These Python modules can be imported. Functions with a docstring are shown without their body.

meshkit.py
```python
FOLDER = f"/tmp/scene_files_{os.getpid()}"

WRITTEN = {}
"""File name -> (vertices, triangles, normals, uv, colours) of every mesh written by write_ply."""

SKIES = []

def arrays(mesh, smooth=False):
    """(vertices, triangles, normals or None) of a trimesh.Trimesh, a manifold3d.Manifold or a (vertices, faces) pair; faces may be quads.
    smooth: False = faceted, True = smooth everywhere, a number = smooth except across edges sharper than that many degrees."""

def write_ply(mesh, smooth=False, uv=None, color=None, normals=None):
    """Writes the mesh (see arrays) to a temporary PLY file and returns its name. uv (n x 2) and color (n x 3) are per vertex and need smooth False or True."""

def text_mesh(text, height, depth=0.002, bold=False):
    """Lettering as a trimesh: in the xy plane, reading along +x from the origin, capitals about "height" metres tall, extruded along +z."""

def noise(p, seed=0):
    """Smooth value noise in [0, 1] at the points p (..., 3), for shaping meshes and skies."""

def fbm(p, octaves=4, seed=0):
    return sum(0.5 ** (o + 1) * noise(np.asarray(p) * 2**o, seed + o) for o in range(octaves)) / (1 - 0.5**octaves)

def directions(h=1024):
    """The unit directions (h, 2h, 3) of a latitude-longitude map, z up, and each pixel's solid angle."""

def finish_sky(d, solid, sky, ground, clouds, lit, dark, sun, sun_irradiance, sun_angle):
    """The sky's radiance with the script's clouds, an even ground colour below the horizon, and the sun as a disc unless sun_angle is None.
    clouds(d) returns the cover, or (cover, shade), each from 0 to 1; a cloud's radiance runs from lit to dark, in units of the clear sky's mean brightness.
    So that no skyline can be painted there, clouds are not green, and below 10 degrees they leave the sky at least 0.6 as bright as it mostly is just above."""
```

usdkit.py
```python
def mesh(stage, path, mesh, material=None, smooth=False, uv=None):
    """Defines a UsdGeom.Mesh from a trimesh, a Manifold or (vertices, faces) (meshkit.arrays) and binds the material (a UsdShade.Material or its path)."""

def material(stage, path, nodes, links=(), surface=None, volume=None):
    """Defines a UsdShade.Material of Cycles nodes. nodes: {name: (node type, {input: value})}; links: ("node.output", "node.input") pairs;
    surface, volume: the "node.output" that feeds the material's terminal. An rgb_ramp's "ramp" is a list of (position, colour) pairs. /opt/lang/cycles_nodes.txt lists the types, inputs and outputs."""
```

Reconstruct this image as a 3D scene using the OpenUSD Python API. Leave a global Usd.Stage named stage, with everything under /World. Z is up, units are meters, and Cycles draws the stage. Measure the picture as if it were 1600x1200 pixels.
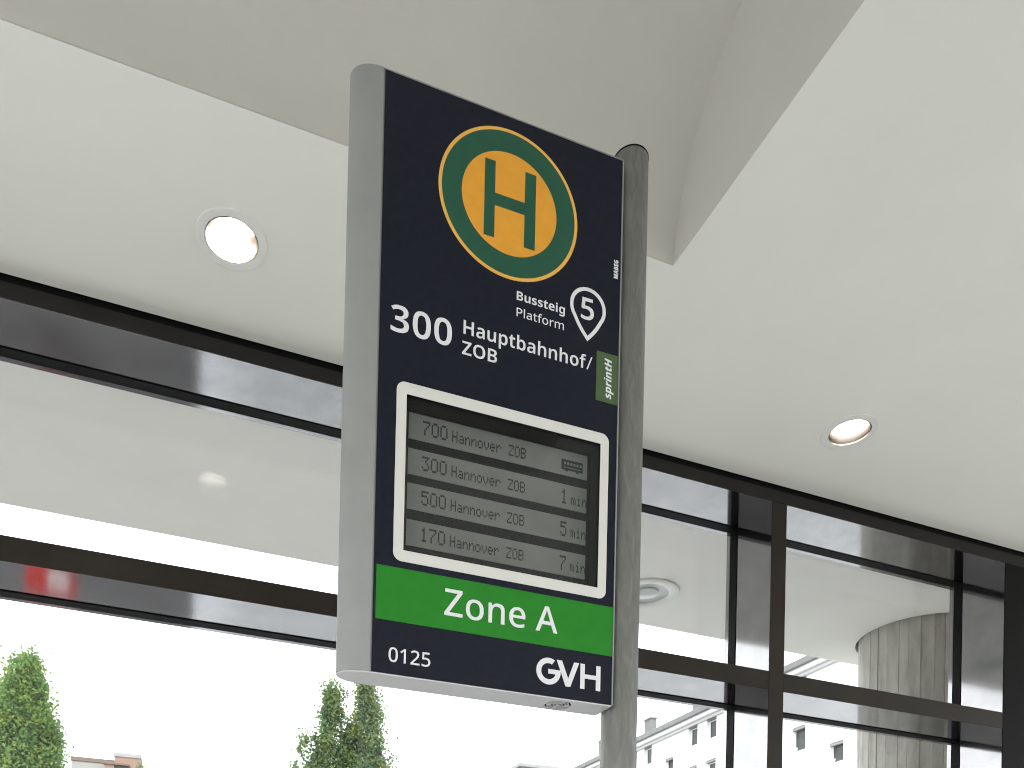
import math, json, numpy as np, trimesh, usdkit, meshkit
from pxr import Usd, UsdGeom, UsdLux, UsdShade, Gf, Sdf, Vt
from shapely.geometry import Polygon, Point, LineString, MultiPolygon, box as sbox
from shapely import affinity, union_all

stage = Usd.Stage.CreateInMemory()
UsdGeom.SetStageUpAxis(stage, UsdGeom.Tokens.z)
UsdGeom.SetStageMetersPerUnit(stage, 1.0)
UsdGeom.Xform.Define(stage, '/World')
UsdGeom.Scope.Define(stage, '/World/Looks')

# ---------------------------------------------------------------- camera, sky, sun, exposure
EYE = 1.6                                  # eye height of the photographer
YAW, PITCH, ROLL = 0.33607, 0.00984, 0.02308
F_PX, CX, CY = 1244.06, 705.81, 1497.92    # rising-front view: the optical axis lies below the frame
EXPOSURE = 1.99
SKY_STRENGTH = 0.10
SUN_EL, SUN_AZ = math.radians(52), math.radians(215)

def camera():
    cy, sy = math.cos(YAW), math.sin(YAW)
    f = np.array([sy * math.cos(PITCH), cy * math.cos(PITCH), math.sin(PITCH)])
    r = np.array([cy, -sy, 0.0]); u = np.cross(r, f)
    c, s = math.cos(ROLL), math.sin(ROLL)
    r2, u2 = c * r + s * u, -s * r + c * u
    cam = UsdGeom.Camera.Define(stage, '/World/camera')
    m = Gf.Matrix4d(*r2, 0, *u2, 0, *(-f), 0, 0, 0, EYE, 1)
    cam.AddTransformOp().Set(m)
    A = 36.0
    cam.CreateHorizontalApertureAttr(A)
    cam.CreateVerticalApertureAttr(A * 0.75)
    cam.CreateFocalLengthAttr(A * F_PX / 1600)
    cam.CreateHorizontalApertureOffsetAttr((800 - CX) / 1600 * A)
    cam.CreateVerticalApertureOffsetAttr((CY - 600) / 1600 * A)
    cam.CreateClippingRangeAttr(Gf.Vec2f(0.05, 5000))
    cam.CreateExposureAttr(EXPOSURE)
camera()

dome = UsdLux.DomeLight.Define(stage, '/World/sky')
dome.GetPrim().SetCustomDataByKey('kind', 'structure')
skym = usdkit.material(stage, '/World/Looks/overcast_sky', {
    'sky': ('sky_texture', {'sky_type': 'single_scattering', 'sun_disc': False, 'sun_elevation': SUN_EL, 'sun_rotation': SUN_AZ, 'aerosol_density': 2.0}),
    'tc': ('texture_coordinate', {}), 'mp': ('mapping', {'scale': (1.0, 1.0, 2.5)}),
    'n': ('noise_texture', {'scale': 1.6, 'detail': 4.0, 'roughness': 0.5}),
    'r': ('rgb_ramp', {'ramp': [(0.3, ((8.0, 8.1, 8.3))), (0.7, ((9.5, 9.6, 9.8)))]}),
    'mix': ('mix', {'mix_type': 'mix', 'fac': 0.9}),
    'bg': ('background_shader', {'strength': SKY_STRENGTH})},
    [('tc.generated', 'mp.vector'), ('mp.vector', 'n.vector'), ('n.fac', 'r.fac'), ('sky.color', 'mix.color1'), ('r.color', 'mix.color2'), ('mix.color', 'bg.color')], surface='bg.background')
UsdShade.MaterialBindingAPI.Apply(dome.GetPrim()).Bind(skym)

sun = UsdLux.DistantLight.Define(stage, '/World/sun')
sun.CreateIntensityAttr(0.2); sun.CreateAngleAttr(20.0); sun.CreateNormalizeAttr(True)
sun.CreateColorAttr(Gf.Vec3f(1.0, 0.97, 0.92))
sd = np.array([math.sin(SUN_AZ) * math.cos(SUN_EL), math.cos(SUN_AZ) * math.cos(SUN_EL), math.sin(SUN_EL)])
z = sd; x = np.cross([0, 0, 1.0], z); x /= np.linalg.norm(x); y = np.cross(z, x)
sun.AddTransformOp().Set(Gf.Matrix4d(*x, 0, *y, 0, *z, 0, 0, 0, 20, 1))

# ---------------------------------------------------------------- helpers
rng = np.random.default_rng(7)
used = {}
def numbered(parent, name):
    k = parent + '/' + name
    n = used.get(k, 0); used[k] = n + 1
    return k if n == 0 else f'{k}_{n:03d}'

def say(p, label=None, cat=None, group=None, kind=None):
    p = p.GetPrim() if hasattr(p, 'GetPrim') else p
    for k, v in (('label', label), ('category', cat), ('group', group), ('kind', kind)):
        if v: p.SetCustomDataByKey(k, v)
    return p

def thing(name, label, cat, loc=(0, 0, 0), rotz=0.0, group=None, kind=None):
    x = UsdGeom.Xform.Define(stage, numbered('/World', name))
    x.AddTranslateOp().Set(Gf.Vec3d(*map(float, loc)))
    if rotz: x.AddRotateZOp().Set(math.degrees(rotz))
    say(x, label, cat, group, kind)
    return x

def obj(name, mesh, mat, parent=None, smooth=False, label=None, kind=None, cat=None, group=None):
    base = parent.GetPath().pathString if parent is not None else '/World'
    if isinstance(mesh, (list, tuple)) and mesh and isinstance(mesh[0], trimesh.Trimesh):
        mesh = trimesh.util.concatenate(mesh)
    m = usdkit.mesh(stage, numbered(base, name), mesh, mat, smooth)
    say(m, label, cat, group, kind)
    return m

def bx(x0, x1, y0, y1, z0, z1):
    m = trimesh.creation.box([x1 - x0, y1 - y0, z1 - z0])
    m.apply_translation([(x0 + x1) / 2, (y0 + y1) / 2, (z0 + z1) / 2]); return m

def cbx(x0, x1, y0, y1, z0, z1, c=0.003):
    """a box with chamfered edges"""
    pts = []
    for sx in (0, 1):
        for sy in (0, 1):
            for sz in (0, 1):
                p = np.array([(x0, x1)[sx], (y0, y1)[sy], (z0, z1)[sz]], float)
                d = np.array([1 - 2 * sx, 1 - 2 * sy, 1 - 2 * sz], float) * c
                for k in range(3):
                    q = p + d; q[k] = p[k]; pts.append(q)
    return trimesh.convex.convex_hull(np.array(pts))

def ext(poly, h, z0=0.0):
    ms = [trimesh.creation.extrude_polygon(g, h, engine='earcut') for g in getattr(poly, 'geoms', [poly]) if g.area > 1e-12]
    m = trimesh.util.concatenate(ms); m.apply_translation([0, 0, z0]); return m

def upright(m):
    """a mesh drawn in (u, w) with depth along +z becomes (u, -depth, w): it stands and faces -Y"""
    v = m.vertices.copy(); m = m.copy(); m.vertices = np.stack([v[:, 0], -v[:, 2], v[:, 1]], 1); return m

def tube(p, q, r0, r1, n=10):
    p, q = np.array(p, float), np.array(q, float); d = q - p; L = np.linalg.norm(d)
    m = trimesh.creation.cone(r0, L, sections=n) if r1 <= 0 else trimesh.creation.revolve([(0, 0), (r0, 0), (r1, L), (0, L)], sections=n)
    m.apply_transform(trimesh.geometry.align_vectors([0, 0, 1], d / L)); m.apply_translation(p); return m

def mat(name, nodes, links=(), surface='p.BSDF'):
    return usdkit.material(stage, '/World/Looks/' + name, nodes, links, surface)

def plain(name, col, rough=0.5, metal=0.0, vary=0.0, scale=6.0, bump=0.0, bscale=200.0, spec=0.5, **kw):
    """a principled material with mottled tone and fine relief"""
    nodes = {'p': ('principled_bsdf', dict(base_color=col, roughness=rough, metallic=metal, specular_ior_level=spec, **kw)), 'tc': ('texture_coordinate', {})}
    links = []
    if vary:
        nodes['n'] = ('noise_texture', {'scale': scale, 'detail': 5.0, 'roughness': 0.6})
        lo, hi = [tuple(max(0, c * (1 + s * vary)) for c in col) for s in (-1, 1)]
        nodes['r'] = ('rgb_ramp', {'ramp': [(0.3, lo), (0.7, hi)]})
        links += [('tc.object', 'n.vector'), ('n.fac', 'r.fac'), ('r.color', 'p.base_color')]
    if bump:
        nodes['bn'] = ('noise_texture', {'scale': bscale, 'detail': 3.0})
        nodes['b'] = ('bump', {'strength': bump, 'distance': 0.002})
        links += [('tc.object', 'bn.vector'), ('bn.fac', 'b.height'), ('b.normal', 'p.normal')]
    return mat(name, nodes, links)

# ---------------------------------------------------------------- materials
M = {}
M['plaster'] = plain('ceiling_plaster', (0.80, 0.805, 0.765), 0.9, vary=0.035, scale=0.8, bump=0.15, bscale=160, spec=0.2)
M['vault'] = plain('shade_darkened_plaster', (0.605, 0.60, 0.568), 0.92, vary=0.05, scale=1.1, bump=0.2, bscale=120, spec=0.2)  # ceiling plaster toned down: the recess's shade is put into its base colour
M['soffit'] = plain('canopy_plaster', (0.83, 0.815, 0.78), 0.9, vary=0.03, scale=1.7, bump=0.1, bscale=160, spec=0.2)
M['bronze'] = plain('dark_bronze_anodised', (0.335, 0.33, 0.335), 0.09, metal=1.0, vary=0.08, scale=7, bump=0.07, bscale=9)
M['cap'] = plain('dark_brown_cover_cap', (0.024, 0.0195, 0.0155), 0.45, vary=0.15, scale=5, spec=0.22)
M['cap_dark'] = plain('dark_grey_cover_cap', (0.0165, 0.015, 0.014), 0.45, vary=0.15, scale=5, spec=0.22)
M['rubber'] = plain('black_rubber', (0.005, 0.005, 0.0055), 0.6, spec=0.12)
M['alu'] = plain('silver_anodised', (0.315, 0.328, 0.322), 0.5, metal=0.3, vary=0.05, scale=9, bump=0.06, bscale=900)
M['underside'] = plain('silver_paint', (0.58, 0.58, 0.60), 0.5, metal=0.2, vary=0.03, scale=6)
M['galv'] = mat('weathered_galvanised', {
    'tc': ('texture_coordinate', {}), 'mp': ('mapping', {'scale': (30.0, 30.0, 6.0)}), 'n': ('noise_texture', {'scale': 2.2, 'detail': 6.0, 'roughness': 0.62, 'distortion': 0.6}),
    'r': ('rgb_ramp', {'ramp': [(0.30, (0.145, 0.147, 0.138)), (0.52, (0.185, 0.186, 0.175)), (0.72, (0.235, 0.237, 0.226))]}),
    'n2': ('noise_texture', {'scale': 60.0, 'detail': 3.0}), 'b': ('bump', {'strength': 0.2, 'distance': 0.002}),
    'p': ('principled_bsdf', {'metallic': 0.45, 'roughness': 0.48})},
    [('tc.object', 'mp.vector'), ('mp.vector', 'n.vector'), ('n.fac', 'r.fac'), ('r.color', 'p.base_color'), ('tc.object', 'n2.vector'), ('n2.fac', 'b.height'), ('b.normal', 'p.normal')])
M['navy'] = plain('navy_enamel', (0.0092, 0.0112, 0.0215), 0.45, vary=0.22, scale=60, spec=0.17)
M['white'] = plain('white_film', (0.77, 0.78, 0.81), 0.5, vary=0.02, scale=20)
M['frame_white'] = plain('cream_white_film', (0.69, 0.69, 0.66), 0.5, vary=0.03, scale=20)
M['yellow'] = plain('yellow_film', (0.80, 0.36, 0.030), 0.45, vary=0.05, scale=25)
M['rim'] = plain('pale_yellow_film', (0.85, 0.46, 0.08), 0.45, vary=0.04, scale=25)
M['logo_green'] = plain('dark_green_film', (0.008, 0.085, 0.047), 0.45, vary=0.10, scale=25)
M['zone_green'] = plain('bright_green_film', (0.019, 0.215, 0.019), 0.45, vary=0.07, scale=25, spec=0.2)
M['tag_green'] = plain('olive_green_sticker', (0.055, 0.110, 0.038), 0.5, vary=0.10, scale=40)
M['lcd'] = plain('grey_liquid_crystal', (0.186, 0.192, 0.185), 0.35, vary=0.10, scale=9, spec=0.3)
M['lcd_dark'] = plain('dark_liquid_crystal', (0.020, 0.024, 0.023), 0.4, spec=0.3)
M['black'] = plain('black_mask', (0.010, 0.010, 0.013), 0.6, spec=0.2)
M['mask_grey'] = plain('dark_grey_mask', (0.012, 0.012, 0.014), 0.6, vary=0.2, scale=30, spec=0.2)
def pane_mat(name, tint, f0, top):
    return mat(name, {'lw': ('layer_weight', {'blend': 0.5}), 'pw': ('math', {'math_type': 'power', 'value2': 5.0}),
        'ma': ('math', {'math_type': 'multiply_add', 'value2': top - f0, 'value3': f0}),
        't': ('transparent_bsdf', {'color': tint}), 'g': ('glossy_bsdf', {'roughness': 0.0, 'color': (1, 1, 1)}), 'm': ('mix_closure', {})},
        [('lw.facing', 'pw.value1'), ('pw.value', 'ma.value1'), ('ma.value', 'm.fac'), ('t.BSDF', 'm.closure1'), ('g.BSDF', 'm.closure2')], 'm.closure')
M['glass'] = pane_mat('clear_glazing', (0.985, 0.99, 0.985), 0.016, 0.9)
M['lcd_glass'] = pane_mat('display_glass', (0.97, 0.98, 0.97), 0.02, 0.7)
M['far_glass'] = plain('far_window_glass', (0.045, 0.05, 0.053), 0.25, spec=0.25)
M['trim'] = plain('white_lamp_trim', (0.76, 0.765, 0.73), 0.5)
M['reflector'] = plain('polished_reflector', (0.54, 0.51, 0.48), 0.22, metal=1.0)
M['tube'] = mat('lit_lamp_tube', {'e': ('emission', {'color': (1.0, 0.95, 0.88), 'strength': 5.0})}, (), 'e.emission')
M['dead_lens'] = plain('frosted_lamp_glass', (0.55, 0.58, 0.57), 0.25)
M['concrete'] = mat('board_marked_concrete', {
    'tc': ('texture_coordinate', {}), 'mp': ('mapping', {'scale': (5.0, 5.0, 1.2)}), 'n': ('noise_texture', {'scale': 3.0, 'detail': 7.0, 'roughness': 0.62}),
    'r': ('rgb_ramp', {'ramp': [(0.25, (0.31, 0.297, 0.265)), (0.5, (0.45, 0.438, 0.40)), (0.75, (0.55, 0.538, 0.50))]}),
    'n2': ('noise_texture', {'scale': 45.0, 'detail': 4.0}), 'b': ('bump', {'strength': 0.5, 'distance': 0.006}),
    'isl': ('attribute', {'attribute': 'tone'}), 'mx': ('mix', {'mix_type': 'multiply', 'fac': 1.0}), 'p': ('principled_bsdf', {'roughness': 0.88, 'specular_ior_level': 0.25})},
    [('tc.object', 'mp.vector'), ('mp.vector', 'n.vector'), ('n.fac', 'r.fac'), ('r.color', 'mx.color1'), ('isl.color', 'mx.color2'), ('mx.color', 'p.base_color'), ('tc.object', 'n2.vector'), ('n2.fac', 'b.height'), ('b.normal', 'p.normal')])
M['paving'] = mat('pale_paving', {
    'g': ('geometry', {}), 'br': ('brick_texture', {'scale': 1.0, 'brick_width': 0.6, 'row_height': 0.6, 'mortar_size': 0.006, 'offset': 0.0, 'color1': (0.50, 0.49, 0.46), 'color2': (0.46, 0.45, 0.42), 'mortar': (0.2, 0.2, 0.19)}),
    'p': ('principled_bsdf', {'roughness': 0.75})}, [('g.position', 'br.vector'), ('br.color', 'p.base_color')])
M['asphalt'] = plain('concrete_roadway', (0.40, 0.395, 0.38), 0.85, vary=0.2, scale=0.8)
M['tar'] = plain('dark_asphalt', (0.06, 0.06, 0.062), 0.85, vary=0.2, scale=0.8)
M['ground'] = plain('town_ground', (0.16, 0.16, 0.14), 0.9, vary=0.25, scale=0.05)
M['kerb'] = plain('kerb_stone', (0.33, 0.32, 0.30), 0.8, vary=0.1)
M['render'] = plain('white_render', (0.82, 0.835, 0.855), 0.85, vary=0.02, scale=0.6, spec=0.2)
M['cornice'] = plain('pale_cornice', (0.52, 0.53, 0.54), 0.8)
M['reveal'] = plain('shutter_box', (0.25, 0.245, 0.24), 0.8)
M['gutter'] = plain('zinc_gutter', (0.27, 0.275, 0.28), 0.55, vary=0.08, scale=3)
M['zinc_dark'] = plain('weathered_zinc', (0.15, 0.155, 0.16), 0.6, vary=0.1, scale=2)
M['rooftile'] = plain('grey_roof', (0.16, 0.16, 0.165), 0.8, vary=0.15, scale=2)
M['chimney'] = plain('chimney_render', (0.17, 0.17, 0.168), 0.85, vary=0.12, scale=2)
M['sash'] = plain('white_window_frame', (0.72, 0.72, 0.72), 0.4)
M['brick'] = mat('red_brick', {'g': ('texture_coordinate', {}), 'mp': ('mapping', {'rotation': (math.pi / 2, 0, 0)}), 'br': ('brick_texture', {'scale': 4.0, 'color1': (0.27, 0.135, 0.09), 'color2': (0.215, 0.105, 0.075), 'mortar': (0.30, 0.26, 0.22), 'mortar_size': 0.03}),
    'p': ('principled_bsdf', {'roughness': 0.9})}, [('g.object', 'mp.vector'), ('mp.vector', 'br.vector'), ('br.color', 'p.base_color')])
M['brown_cap'] = plain('brown_coping', (0.14, 0.10, 0.08), 0.7)
M['grey_wall'] = plain('pale_grey_wall', (0.27, 0.268, 0.258), 0.85, vary=0.05, scale=0.5)
M['bark'] = plain('grey_bark', (0.10, 0.085, 0.065), 0.9, vary=0.25, scale=5)
def leaf(name, c1, c2):
    return mat(name, {'g': ('geometry', {}), 'r': ('rgb_ramp', {'ramp': [(0.0, c1), (1.0, c2)]}),
        'n': ('noise_texture', {'scale': 2.0, 'detail': 2.0}), 'nr': ('rgb_ramp', {'ramp': [(0.32, (0.62, 0.74, 0.80)), (0.5, (1.0, 1.0, 1.0)), (0.68, (1.45, 1.25, 0.85))]}), 'mx': ('mix', {'mix_type': 'multiply', 'fac': 1.0}),
        'd': ('principled_bsdf', {'roughness': 0.55, 'specular_ior_level': 0.3}), 't': ('translucent_bsdf', {}), 'm': ('mix_closure', {'fac': 0.48})},
        [('g.random_per_island', 'r.fac'), ('g.position', 'n.vector'), ('n.fac', 'nr.fac'), ('r.color', 'mx.color1'), ('nr.color', 'mx.color2'), ('mx.color', 'd.base_color'), ('mx.color', 't.color'), ('d.BSDF', 'm.closure1'), ('t.BSDF', 'm.closure2')], 'm.closure')
M['leaf_a'] = leaf('fresh_green_leaves', (0.15, 0.25, 0.07), (0.28, 0.39, 0.12))
M['leaf_b'] = leaf('grey_green_leaves', (0.15, 0.22, 0.10), (0.28, 0.35, 0.15))
M['bus_white'] = plain('white_bus_paint', (0.82, 0.85, 0.90), 0.25, spec=0.6)
M['bus_glass'] = plain('tinted_bus_glass', (0.02, 0.025, 0.03), 0.05, spec=0.8)
M['tyre'] = plain('tyre_rubber', (0.02, 0.02, 0.02), 0.8)
M['red'] = plain('red_machine_paint', (0.62, 0.018, 0.015), 0.35)
M['machine_grey'] = plain('dark_grey_machine_paint', (0.10, 0.10, 0.105), 0.4)
M['steel'] = plain('brushed_steel', (0.5, 0.5, 0.5), 0.35, metal=0.9)

CEIL = EYE + 2.35      # underside of the ceiling

# ---------------------------------------------------------------- ground
obj('ground', bx(-400, 400, -300, 500, -0.6, -0.16), M['ground'], kind='structure')
obj('road', bx(-150, 150, 8.3, 21.0, -0.159, -0.134), M['tar'], kind='structure')
obj('bus_bay', bx(-150, 150, 5.55, 8.298, -0.159, -0.13), M['asphalt'], kind='structure')
obj('hall_floor', bx(-14, 14, -12, 5.4, -0.159, 0.0), M['paving'], kind='structure')
obj('kerb', cbx(-60, 60, 5.402, 5.548, -0.158, 0.002, 0.02), M['kerb'], kind='structure')
obj('pavement', bx(-150, 150, 21.002, 33.8, -0.159, -0.02), M['kerb'], kind='structure')

# ---------------------------------------------------------------- ceiling with its vaulted recess
LAMPS = [(0.1206, 2.6821), (2.7037, 2.6790)]
LAMP_R = 0.084
VY1, VX1 = 2.2560, 1.5142
VY0, VX0 = VY1 - 2.3, -5.2
XL, XR, YB, YG = -6.2, 9.0, -9.0, 3.0936
plan = sbox(XL, YB, XR, YG - 0.0016).difference(sbox(VX0, VY0, VX1, VY1))
for lx, ly in LAMPS: plan = plan.difference(Point(lx, ly).buffer(LAMP_R + 0.004, 32))
ceiling = thing('ceiling', None, None, kind='structure')
obj('ceiling_slab', ext(plan, 0.2, CEIL), M['plaster'], ceiling)
# the recess: curved long sides, flat ends
n = 18; rv, top = 0.57, 0.57
prof = [(VY1 - rv * (1 - math.cos(t)), CEIL + top * math.sin(t)) for t in np.linspace(0, math.pi / 2, n)]
prof += [(VY0 + rv * (1 - math.cos(t)), CEIL + top * math.sin(t)) for t in np.linspace(math.pi / 2, 0, n)]
prof = np.array(prof) + [0, 0.001]; prof[:n, 0] -= 0.002; prof[n:, 0] += 0.002
v = np.concatenate([np.c_[np.full(len(prof), VX0 + 0.002), prof], np.c_[np.full(len(prof), VX1 - 0.002), prof]])
k = len(prof); q = np.array([(i, i + 1, k + i + 1, k + i) for i in range(k - 1)])
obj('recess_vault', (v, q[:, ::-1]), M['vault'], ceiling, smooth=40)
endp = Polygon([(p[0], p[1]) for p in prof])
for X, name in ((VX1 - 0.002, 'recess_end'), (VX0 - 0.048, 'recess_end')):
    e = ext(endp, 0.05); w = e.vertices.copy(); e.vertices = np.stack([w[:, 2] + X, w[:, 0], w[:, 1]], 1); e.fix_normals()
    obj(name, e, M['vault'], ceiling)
obj('roof_slab', bx(XL, XR, YB, 4.6405, CEIL + 0.62, CEIL + 0.85), M['soffit'], ceiling)
obj('roof_edge', [bx(XL - 0.04, XL, YB, 4.64, CEIL - 0.002, CEIL + 0.86), bx(XR, XR + 0.04, YB, 4.64, CEIL - 0.002, CEIL + 0.86), bx(XL, XR, YB - 0.04, YB, CEIL - 0.002, CEIL + 0.86)], M['soffit'], ceiling)

# ---------------------------------------------------------------- canopy outside the glass
COL = (4.8296, 4.1358); COL_R = 0.386
cp = sbox(XL, 3.4200, XR, 4.64).difference(Point(*COL).buffer(COL_R + 0.016, 48))
OUT = (2.722, 4.275)
cp = cp.difference(Point(*OUT).buffer(0.138, 32))
canopy = thing('canopy', 'pale plastered canopy roof beyond the glass, ending in a straight edge against the sky', 'canopy')
obj('soffit', ext(cp, 0.2, CEIL), M['soffit'], canopy)
obj('fascia', bx(XL, XR, 4.6405, 4.67, CEIL + 0.0005, CEIL + 0.87), M['soffit'], canopy)
obj('shadow_joint', ext(Point(*COL).buffer(COL_R + 0.0155, 48).difference(Point(*COL).buffer(COL_R - 0.02, 48)), 0.02, CEIL + 0.05), M['rubber'], canopy)

# ---------------------------------------------------------------- glazed wall
GW = thing('glass_wall', 'dark bronze glazed wall frame running from left to right below the ceiling', 'window wall')
DEP = 3.3430           # back of the deep profile
GL = 3.3800            # glass line
ZT0, ZT1 = EYE + 2.2675, CEIL
ZR0, ZR1 = EYE + 1.3607, EYE + 1.4490
XA, XB = -5.0, 4.2200
MX0, MX1 = 2.6562, 2.7430
POST1 = 4.62
F = YG
def cap_and_body(x0, x1, z0, z1, name, vertical=False, zc=None):
    """a deep profile: reflective body behind a matt front cover"""
    obj(name, bx(x0, x1, F + 0.004, DEP, z0, z1), M['bronze'], GW)
    obj(name + '_cover', cbx(x0 - 0.0003, x1 + 0.0003, F, F + 0.0042, z0 - 0.0003, z1 + 0.0003, 0.0012), M['cap'], GW)
# head member, its lower part a cover, its top a recessed black joint against the ceiling
obj('head', bx(XA, POST1 + 2.6, F + 0.0245, DEP, ZT0 + 0.001, ZT1 + 0.3), M['bronze'], GW)
obj('head_soffit', bx(XA, XB, F + 0.004, DEP - 0.0005, ZT0, ZT0 + 0.0009), M['bronze'], GW)
obj('head_cover', bx(XA, POST1 + 2.6, F, F + 0.0242, ZT0 + 0.0005, ZT1 - 0.026), M['cap_dark'], GW)
obj('head_joint', bx(XA, POST1 + 2.6, F + 0.010, F + 0.0243, ZT1 - 0.0258, ZT1 + 0.02), M['rubber'], GW)
cap_and_body(XA, MX0 - 0.0005, ZR0, ZR1, 'rail')
cap_and_body(MX1 + 0.0005, XB - 0.0005, ZR0, ZR1, 'rail')
obj('mullion', bx(MX0, MX1, F + 0.004, DEP, 0.0, ZT0 - 0.0008), M['bronze'], GW)
obj('mullion_cover', cbx(MX0 - 0.0003, MX1 + 0.0003, F - 0.0006, F + 0.0038, 0.0, ZT0 - 0.0006, 0.0012), M['cap'], GW)
obj('corner_post', bx(XB, POST1, F + 0.004, DEP, 0.0, ZT0 - 0.0008), M['bronze'], GW)
obj('corner_post_cover', cbx(XB - 0.0003, POST1, F - 0.0008, F + 0.0036, 0.0, ZT0 + 0.0004, 0.0012), M['rubber'], GW)
obj('end_post', bx(XA - 0.1, XA, F, DEP, 0.0, CEIL - 0.001), M['cap'], GW)
obj('sill', bx(XA, POST1, F + 0.002, DEP + 0.06, 0.0, 0.09), M['bronze'], GW)
# glazing beads and outer frame round every pane
def bead_ring(x0, x1, z0, z1, b, ya, yb, name, m):
    o = sbox(x0, z0, x1, z1); i = sbox(x0 + b, z0 + b, x1 - b, z1 - b)
    e = upright(ext(o.difference(i), yb - ya)); e.apply_translation([0, yb, 0]); e.fix_normals()
    obj(name, e, m, GW)
for (x0, x1) in ((XA, MX0), (MX1, XB)):
    for (z0, z1) in ((ZR1, ZT0), (0.09, ZR0)):
        bead_ring(x0, x1, z0, z1, 0.004, DEP + 0.0002, DEP + 0.050, 'glazing_bead', M['rubber'])
        bead_ring(x0, x1, z0, z1, 0.005, DEP + 0.0504, DEP + 0.076, 'outer_frame', M['bronze'])
        for yy in (GL - 0.004, GL + 0.020 - 0.004):
            g = bx(x0 + 0.003, x1 - 0.003, yy, yy + 0.006, z0 + 0.003, z1 - 0.003)
            obj('pane', g, M['glass'], GW)
# outer flanges that close the back of the frame
obj('outer_cap', bx(XA, POST1, DEP + 0.0006, DEP + 0.0755, ZT0 + 0.0005, ZT1 + 0.3), M['cap'], GW)
obj('outer_cap', bx(XA, XB, DEP + 0.0006, DEP + 0.0755, ZR0 + 0.0005, ZR1 - 0.0005), M['cap'], GW)
obj('outer_cap', bx(MX0 + 0.0005, MX1 - 0.0005, DEP + 0.0008, DEP + 0.0757, 0, ZT0 - 0.0), M['cap'], GW)
obj('outer_cap', bx(XB + 0.0005, POST1, DEP + 0.0008, DEP + 0.0757, 0, ZT0 - 0.0), M['cap'], GW)

# ---------------------------------------------------------------- ceiling lamps
def rev(p, seg=56):
    return trimesh.creation.revolve(np.array(p, float), sections=seg)
def downlight(loc, label):
    t = thing('ceiling_light', label, 'ceiling light', (loc[0], loc[1], CEIL), group=None)
    R = LAMP_R
    obj('trim_ring', rev([(R + 0.0005, 0.02), (R + 0.0005, -0.001), (R + 0.004, -0.004), (0.107, -0.0058), (0.1135, -0.004), (0.115, -0.0004), (0.115, 0.0008)]), M['trim'], t, smooth=35)
    obj('reflector', rev([(R - 0.0015, -0.0022), (R - 0.001, 0.004), (R - 0.004, 0.012), (R - 0.007, 0.05), (R - 0.014, 0.10), (R - 0.030, 0.145), (0.012, 0.158), (0.0, 0.158)]), M['reflector'], t, smooth=35)
    obj('housing', rev([(R + 0.0035, 0.0012), (R + 0.0035, 0.17), (0, 0.17)], 32), M['trim'], t)
    ang = 0.5 if loc[0] < 1 else -0.3
    for s in (-1, 1):
        a = np.array([math.cos(ang), math.sin(ang)]); b = np.array([-a[1], a[0]]) * 0.021 * s
        p, q = a * -0.058 + b, a * 0.058 + b
        c = trimesh.creation.capsule(0.1, 0.009, count=[10, 12])
        obj('lamp_tube', tube((*p, 0.100), (*q, 0.100), 0.0105, 0.0105, 14), M['tube'], t, smooth=30)
    return t
downlight(LAMPS[0], 'brightly lit round recessed downlight in the ceiling left of the stop sign')
downlight(LAMPS[1], 'round recessed downlight with streaked reflector in the ceiling right of the stop sign')
t = thing('ceiling_light', 'unlit round downlight with broad white ring in the outdoor canopy behind the pole', 'ceiling light', (*OUT, CEIL))
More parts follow.
